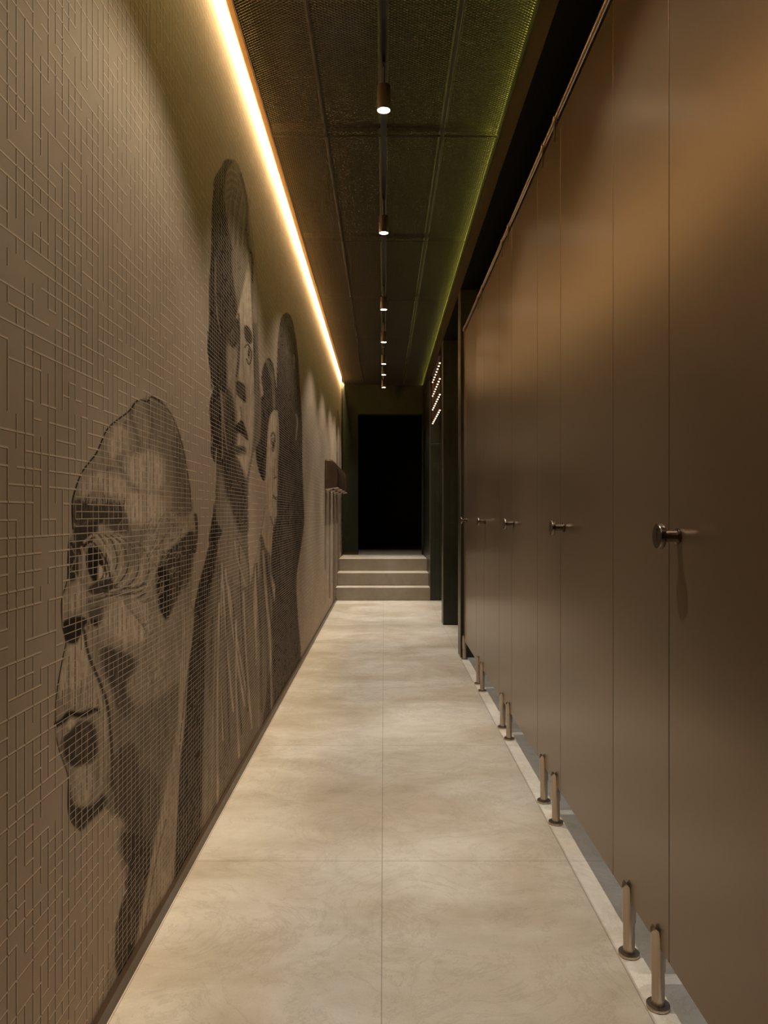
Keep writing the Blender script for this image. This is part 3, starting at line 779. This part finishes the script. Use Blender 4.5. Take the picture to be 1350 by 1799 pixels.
def foot_bm():
    bm = bmesh.new()
    lathe(bm, [(.0255, 0), (.0262, .001), (.0262, .0075), (.0255, .0085), (.0152, .0086)], 40, capb=False)
    lathe(bm, [(.0145, .0086), (.0145, .088)], 32, capa=False)
    # wider sleeve, sliced obliquely at the top in front of the panel
    n = 32; r = .0168
    lo = []; hi = []
    for i in range(n):
        a = 2*PI*i/n; x = r*math.cos(a); y = r*math.sin(a)
        lo.append(bm.verts.new((x, y, .085)))
        if x < -.002: zz = .183-.013*((x+.009)/.0078)**2
        else: zz = .1405
        hi.append(bm.verts.new((x, y, zz)))
    for i in range(n): bm.faces.new((lo[i], lo[(i+1) % n], hi[(i+1) % n], hi[i]))
    bm.faces.new(lo[::-1])
    # inner cap of the sliced sleeve
    c = bm.verts.new((-.007, 0, .183))
    for i in range(n): bm.faces.new((hi[i], hi[(i+1) % n], c))
    return bm
foot_me = obj('support_foot', foot_bm(), M['steel'], smooth=True)
foot_data = foot_me.data; bpy.data.objects.remove(foot_me)
def add_foot(parent, y):
    o = link(bpy.data.objects.new('support_foot', foot_data)); o.parent = parent; o.location = (.0015, y, -ZB+.0006); return o
ords = ['nearest the camera', 'second from the camera', 'third from the camera', 'fourth from the camera', 'beside the tiled pier']
door_me = None
for k in range(5):
    g = G0+PITCH*k
    q = empty('toilet_cubicle', (PX, g, ZB), 'brown cubicle front with dark knob on steel feet, ' + ords[k], 'toilet cubicle', 'toilet cubicles on the right')
    if door_me is None:
        d = obj('door', bx(0, th, gap, .600-gap, 0, ZT-ZB, bev=.001), M['panel'], q); door_me = d.data
        hd = obj('latch_knob', knob_bm(), M['dark_chrome'], d, smooth=True)
        ind = obj('tmp', ind_bm(), M['hole'])
        hd.data.materials.append(M['hole'])
        bmm = bmesh.new(); bmm.from_mesh(hd.data); n0 = len(bmm.faces); bmm.from_mesh(ind.data); bmm.faces.ensure_lookup_table()
        for f in bmm.faces[n0:]: f.material_index = 1
        bmm.to_mesh(hd.data); bmm.free(); bpy.data.objects.remove(ind)
        knob_me = hd.data
    else:
        d = link(bpy.data.objects.new('door', door_me)); d.parent = q
        hd = link(bpy.data.objects.new('latch_knob', knob_me)); hd.parent = d
    d.location = (0, -.600, 0); hd.location = (0, .545, 1.073-ZB); hd['label'] = 'round dark chrome knob with keyhole'
    y1 = .395 if k < 4 else 5.797-g
    obj('side_panel', bx(0, th, gap, y1-gap, 0, ZT-ZB, bev=.001), M['panel'], q)
    for f in ((1.688, 1.889) if k < 4 else (1.725,)): add_foot(q, f+1.0025*k-g)
# panels behind the viewpoint that shade the near floor
struct('wall_cabin_rear_front', bx(PX, PX+th, YB, G0-.603, ZB, ZT), M['panel'])

rail = empty('head_rail', (PX+.006, 0, 2.552), 'bronze round head rail running above the brown cabin fronts', 'rail')
bm = bmesh.new(); lathe(bm, [(.0125, YB), (.0125, 5.798)], 24, Matrix.Rotation(-PI/2, 4, 'X'))
obj('tube', bm, M['steel'], rail, smooth=True)
def clip_bm():
    bm = bmesh.new()
    lathe(bm, [(.0150, -.012), (.0155, -.010), (.0155, .010), (.0150, .012)], 24, Matrix.Rotation(-PI/2, 4, 'X'))
    for sx in (-1, 1):
        x0, x1 = (-.0105, -.0065) if sx < 0 else (.0065, .0105)
        pts = [(-.011, 0), (.011, 0), (.009, -.050), (0, -.085), (-.009, -.050)]
        a = [bm.verts.new((x0, y, z)) for y, z in pts]; b = [bm.verts.new((x1, y, z)) for y, z in pts]
        for i in range(5): bm.faces.new((a[i], a[(i+1) % 5], b[(i+1) % 5], b[i]))
        bm.faces.new(a); bm.faces.new(b[::-1])
    return bm
clip = obj('rail_clip', clip_bm(), M['steel'], rail, smooth=False); clip.location = (0, 1.688, 0)
for k in range(5):
    for d in (1.688, 1.889):
        y = d+1.0025*k
        if y > 5.78 or (k == 0 and d == 1.688): continue
        c = clip.copy(); C.objects.link(c); c.parent = rail; c.location = (0, y, 0)
c = clip.copy(); C.objects.link(c); c.parent = rail; c.location = (0, 5.735, 0)

for k in range(-3, 4):
    yc = 1.79+1.0025*k
    struct('wall_cabin_divider_%d' % (k+4), bx(PX+th+.02, 1.945, yc-.0065, yc+.0065, .14, 2.45), M['cabin'])

# ---------------------------------------------------------------- ceiling
PW = .282; PL = 1.4835
def mesh_sheet():
    wx, wy, hw, hd = .024, .0077, .0014, .0026
    segs = []
    nj = int((PL-.02)/wy); ni = int((PW-.012)/wx)+1
    for j in range(nj):
        for i in range(-1, ni+1):
            x = i*wx+(wx/2 if j % 2 else 0)+.006; y = .01+j*wy
            for dx in (-wx/2, wx/2):
                a = (x, y); b = (x+dx, y+wy)
                if min(a[0], b[0]) < .002 or max(a[0], b[0]) > PW-.002: continue
                segs.append((*a, *b))
    S = np.array(segs); d = S[:, 2:]-S[:, :2]; d /= np.linalg.norm(d, axis=1)[:, None]
    n = np.stack([-d[:, 1], d[:, 0]], 1)*hw
    V = np.zeros((len(S), 6, 3))
    for e, o in ((0, 0), (2, 3)):
        P = S[:, e:e+2]
        V[:, o, :2] = P-n; V[:, o, 2] = 0
        V[:, o+1, :2] = P; V[:, o+1, 2] = -hd
        V[:, o+2, :2] = P+n; V[:, o+2, 2] = 0
    f = np.array([[0, 1, 4, 3], [1, 2, 5, 4], [2, 0, 3, 5]])
    Qq = (f[None]+(np.arange(len(S))*6)[:, None, None]).reshape(-1, 4)
    return npmesh('expanded_mesh', V.reshape(-1, 3), Qq, M['mesh'])
ms = mesh_sheet()
fb = bmesh.new()
for a in ((0, .003, 0, PL), (PW-.003, PW, 0, PL), (0, PW, 0, .004), (0, PW, PL-.004, PL)):
    box(fb, a[0], a[1], a[2], a[3], -.004, .002)
cols = [(-.578, 'beside the left wall'), (-.295, 'left of the light track'), (.0135, 'right of the light track'), (.3125, 'along the right fascia')]
rows = [(2.365, 'nearest the camera'), (3.855, 'second from the camera'), (5.345, 'third from the camera'), (6.835, 'fourth from the camera'), (8.325, 'fifth from the camera'), (9.815, 'against the end wall')]
cp = None
for cxx, cl in cols:
    for ry, rl in rows:
        lab = 'dark expanded metal ceiling panel %s, %s' % (cl, rl)
        if cp is None:
            cp = empty('ceiling_panel', (cxx, ry, MZ), lab, 'ceiling panel', 'expanded metal ceiling panels')
            obj('panel_frame', fb, M['frame'], cp)
            o = link(bpy.data.objects.new('expanded_mesh', ms)); o.parent = cp
        else: copy_tree(cp, (cxx, ry, MZ), lab)
# joists above the joints
for k, y in enumerate((2.362, 3.852, 5.342, 6.832, 8.322, 9.812)):
    struct('trim_%d' % (10+k), bx(-.579, .560, y-.018, y+.018, MZ+.031, MZ+.055), M['frame'])
for k, x in enumerate((-.2955, .304)):
    struct('trim_%d' % (20+k), bx(x-.005, x+.005, YB, YE-.001, MZ+.014, MZ+.030), M['frame'])

# light track
tr = bmesh.new()
prof = [(-.0125, .02), (-.0125, -.012), (-.0065, -.012), (-.0065, .010), (.0065, .010), (.0065, -.012), (.0125, -.012), (.0125, .02)]
extrude_y(tr, prof, YB, YE-.002)
to = obj('light_track', tr, M['black']); to.location = (0, 0, MZ)
tag(to, 'slim black track running down the middle of the mesh ceiling', 'light track')
core = obj('track_insert', bx(-.0045, .0045, YB, YE-.002, .002, .009), M['spotbody'], to)

# LED coves
lb = bmesh.new()
extrude_y(lb, [(-.5990, MZ+.001), (-.5990, MZ+.014), (-.6025, MZ+.014)], YB, YE-.002)
lg = obj('led_strip', lb, M['black'])
lg.data.materials.append(M['led_warm'])
for p in lg.data.polygons:
    if p.normal.x < -.8: p.material_index = 1
tag(lg, 'warm white light strip in the slot between the left wall and mesh ceiling', 'light strip')
lr = obj('led_strip', bx(.604, .618, YB, YE-.01, MZ+.0052, MZ+.015), M['led_green'])
tag(lr, 'yellow green light strip hidden above the right edge of the mesh ceiling', 'light strip')

# spots
ends = [1.8, 3.23, 4.64, 6.38, 7.59, 8.69, 9.37, 10.3]
spw = [.38, *ends]
LB = 2.872
spl = ['nearest the camera', 'second from the camera', 'third from the camera', 'fourth from the camera', 'fifth from the camera', 'sixth from the camera', 'last before the end wall']
def spot_light(y, e=26):
    for ang, bl, en in ((104, .45, e*1.05), (52, 1.0, e*3.0)):
        L = bpy.data.lights.new('spot', 'SPOT'); L.energy = en; L.color = (1, .925, .835); L.spot_size = math.radians(ang); L.spot_blend = bl; L.shadow_soft_size = .018
        o = link(bpy.data.objects.new('spot', L)); o.location = (0, y, LB-.003)
sp0 = None
for k, y in enumerate(ends[1:]):
    lab = 'small dark cylinder spotlight hanging from the ceiling track, ' + spl[k]
    if sp0 is None:
        sp0 = empty('spotlight', (0, y, LB), lab, 'spotlight', 'cylinder spotlights on the ceiling track')
        bm = bmesh.new(); lathe(bm, [(.0275, .003), (.0285, .0), (.0285, .0005), (.0295, .001), (.0295, .104), (.028, .107)], 36, capa=False)
        obj('housing', bm, M['spotbody'], sp0, smooth=True)
        bm = bmesh.new(); lathe(bm, [(.0274, .0025), (.0274, .005)], 36)
        obj('lens', bm, M['lens'], sp0)
        bm = bmesh.new(); lathe(bm, [(.006, .107), (.006, .197)], 16); box(bm, -.006, .006, -.03, .03, .190, .200)
        obj('stem', bm, M['black'], sp0)
    else: copy_tree(sp0, (0, y, LB), lab)
for y in spw: spot_light(y, 5 if y < 1 else 37)

# cabin ceiling lamps
for k in range(-2, 5):
    L = bpy.data.lights.new('cabin_lamp', 'SPOT'); L.energy = 75; L.color = (.95, .96, 1.0); L.spot_size = math.radians(48); L.spot_blend = .3; L.shadow_soft_size = .025
    o = link(bpy.data.objects.new('cabin_lamp', L)); o.location = (1.25, 1.29+1.0025*k, 2.80)

# ---------------------------------------------------------------- rod chandelier in the recess
ch = empty('pendant_light', (.62, 8.2, 2.26), 'hanging light of thin bronze rods with rows of tiny lamps beside the tiled pier', 'pendant light')
rz = [2.784, 2.61, 2.437, 2.263]
cy = [8.21+.17*i for i in range(8)]
rodm = noisy('bronze_rod', (.25, .15, .08), .35, .6, amp=.05)
bm = bmesh.new(); box(bm, -.012, .012, cy[0]-8.2-.03, cy[-1]-8.2+.03, SZ-.0155-2.26, SZ-.001-2.26)
obj('ceiling_bar', bm, M['black'], ch)
rd = None; lampo = None
for i, y in enumerate(cy):
    if rd is None:
        bm = bmesh.new(); lathe(bm, [(.0028, .02), (.0028, SZ-.012-2.26)], 10)
        rd = obj('rod', bm, rodm, ch); rd.location = (0, y-8.2, 0)
    else:
        o = rd.copy(); C.objects.link(o); o.parent = ch; o.location = (0, y-8.2, 0)
    for z in rz:
        if lampo is None:
            bm = bmesh.new(); lathe(bm, [(.004, .022), (.009, .018), (.009, .006)], 16)
            cap = obj('lamp_cap', bm, rodm, ch, smooth=True)
            bm = bmesh.new(); lathe(bm, [(.0088, .006), (.0088, .002), (.0065, -.004), (.001, -.006)], 16)
            lampo = obj('lamp', bm, M['bulb'], ch, smooth=True); cap.parent = ch
            cap.parent = lampo
            lampo.location = (0, y-8.2, z-2.26)
        else:
            o = lampo.copy(); C.objects.link(o); o.parent = ch; o.location = (0, y-8.2, z-2.26)
            c = cap.copy(); C.objects.link(c); c.parent = o

# ---------------------------------------------------------------- world, camera
w = bpy.data.worlds.new('World'); sc.world = w; w.use_nodes = True
w.node_tree.nodes['Background'].inputs[0].default_value = (0, 0, 0, 1)
cam = bpy.data.cameras.new('Camera'); cam.sensor_fit = 'VERTICAL'; cam.sensor_height = 24; cam.lens = F/1799*24
cam.shift_y = (CY-899.5)/1799; cam.shift_x = (675-CX)/1799; cam.clip_start = .01
co = link(bpy.data.objects.new('Camera', cam)); co.location = (0, 0, H); co.rotation_euler = (PI/2, 0, 0)
sc.camera = co
sc.view_settings.view_transform = 'Standard'; sc.view_settings.look = 'None'; sc.view_settings.gamma = 1
sc.view_settings.use_curve_mapping = False; sc.view_settings.exposure = .17
sc.cycles.max_bounces = 7; sc.cycles.diffuse_bounces = 4
sc.cycles.use_denoising = True
sc.cycles.sample_clamp_indirect = 4
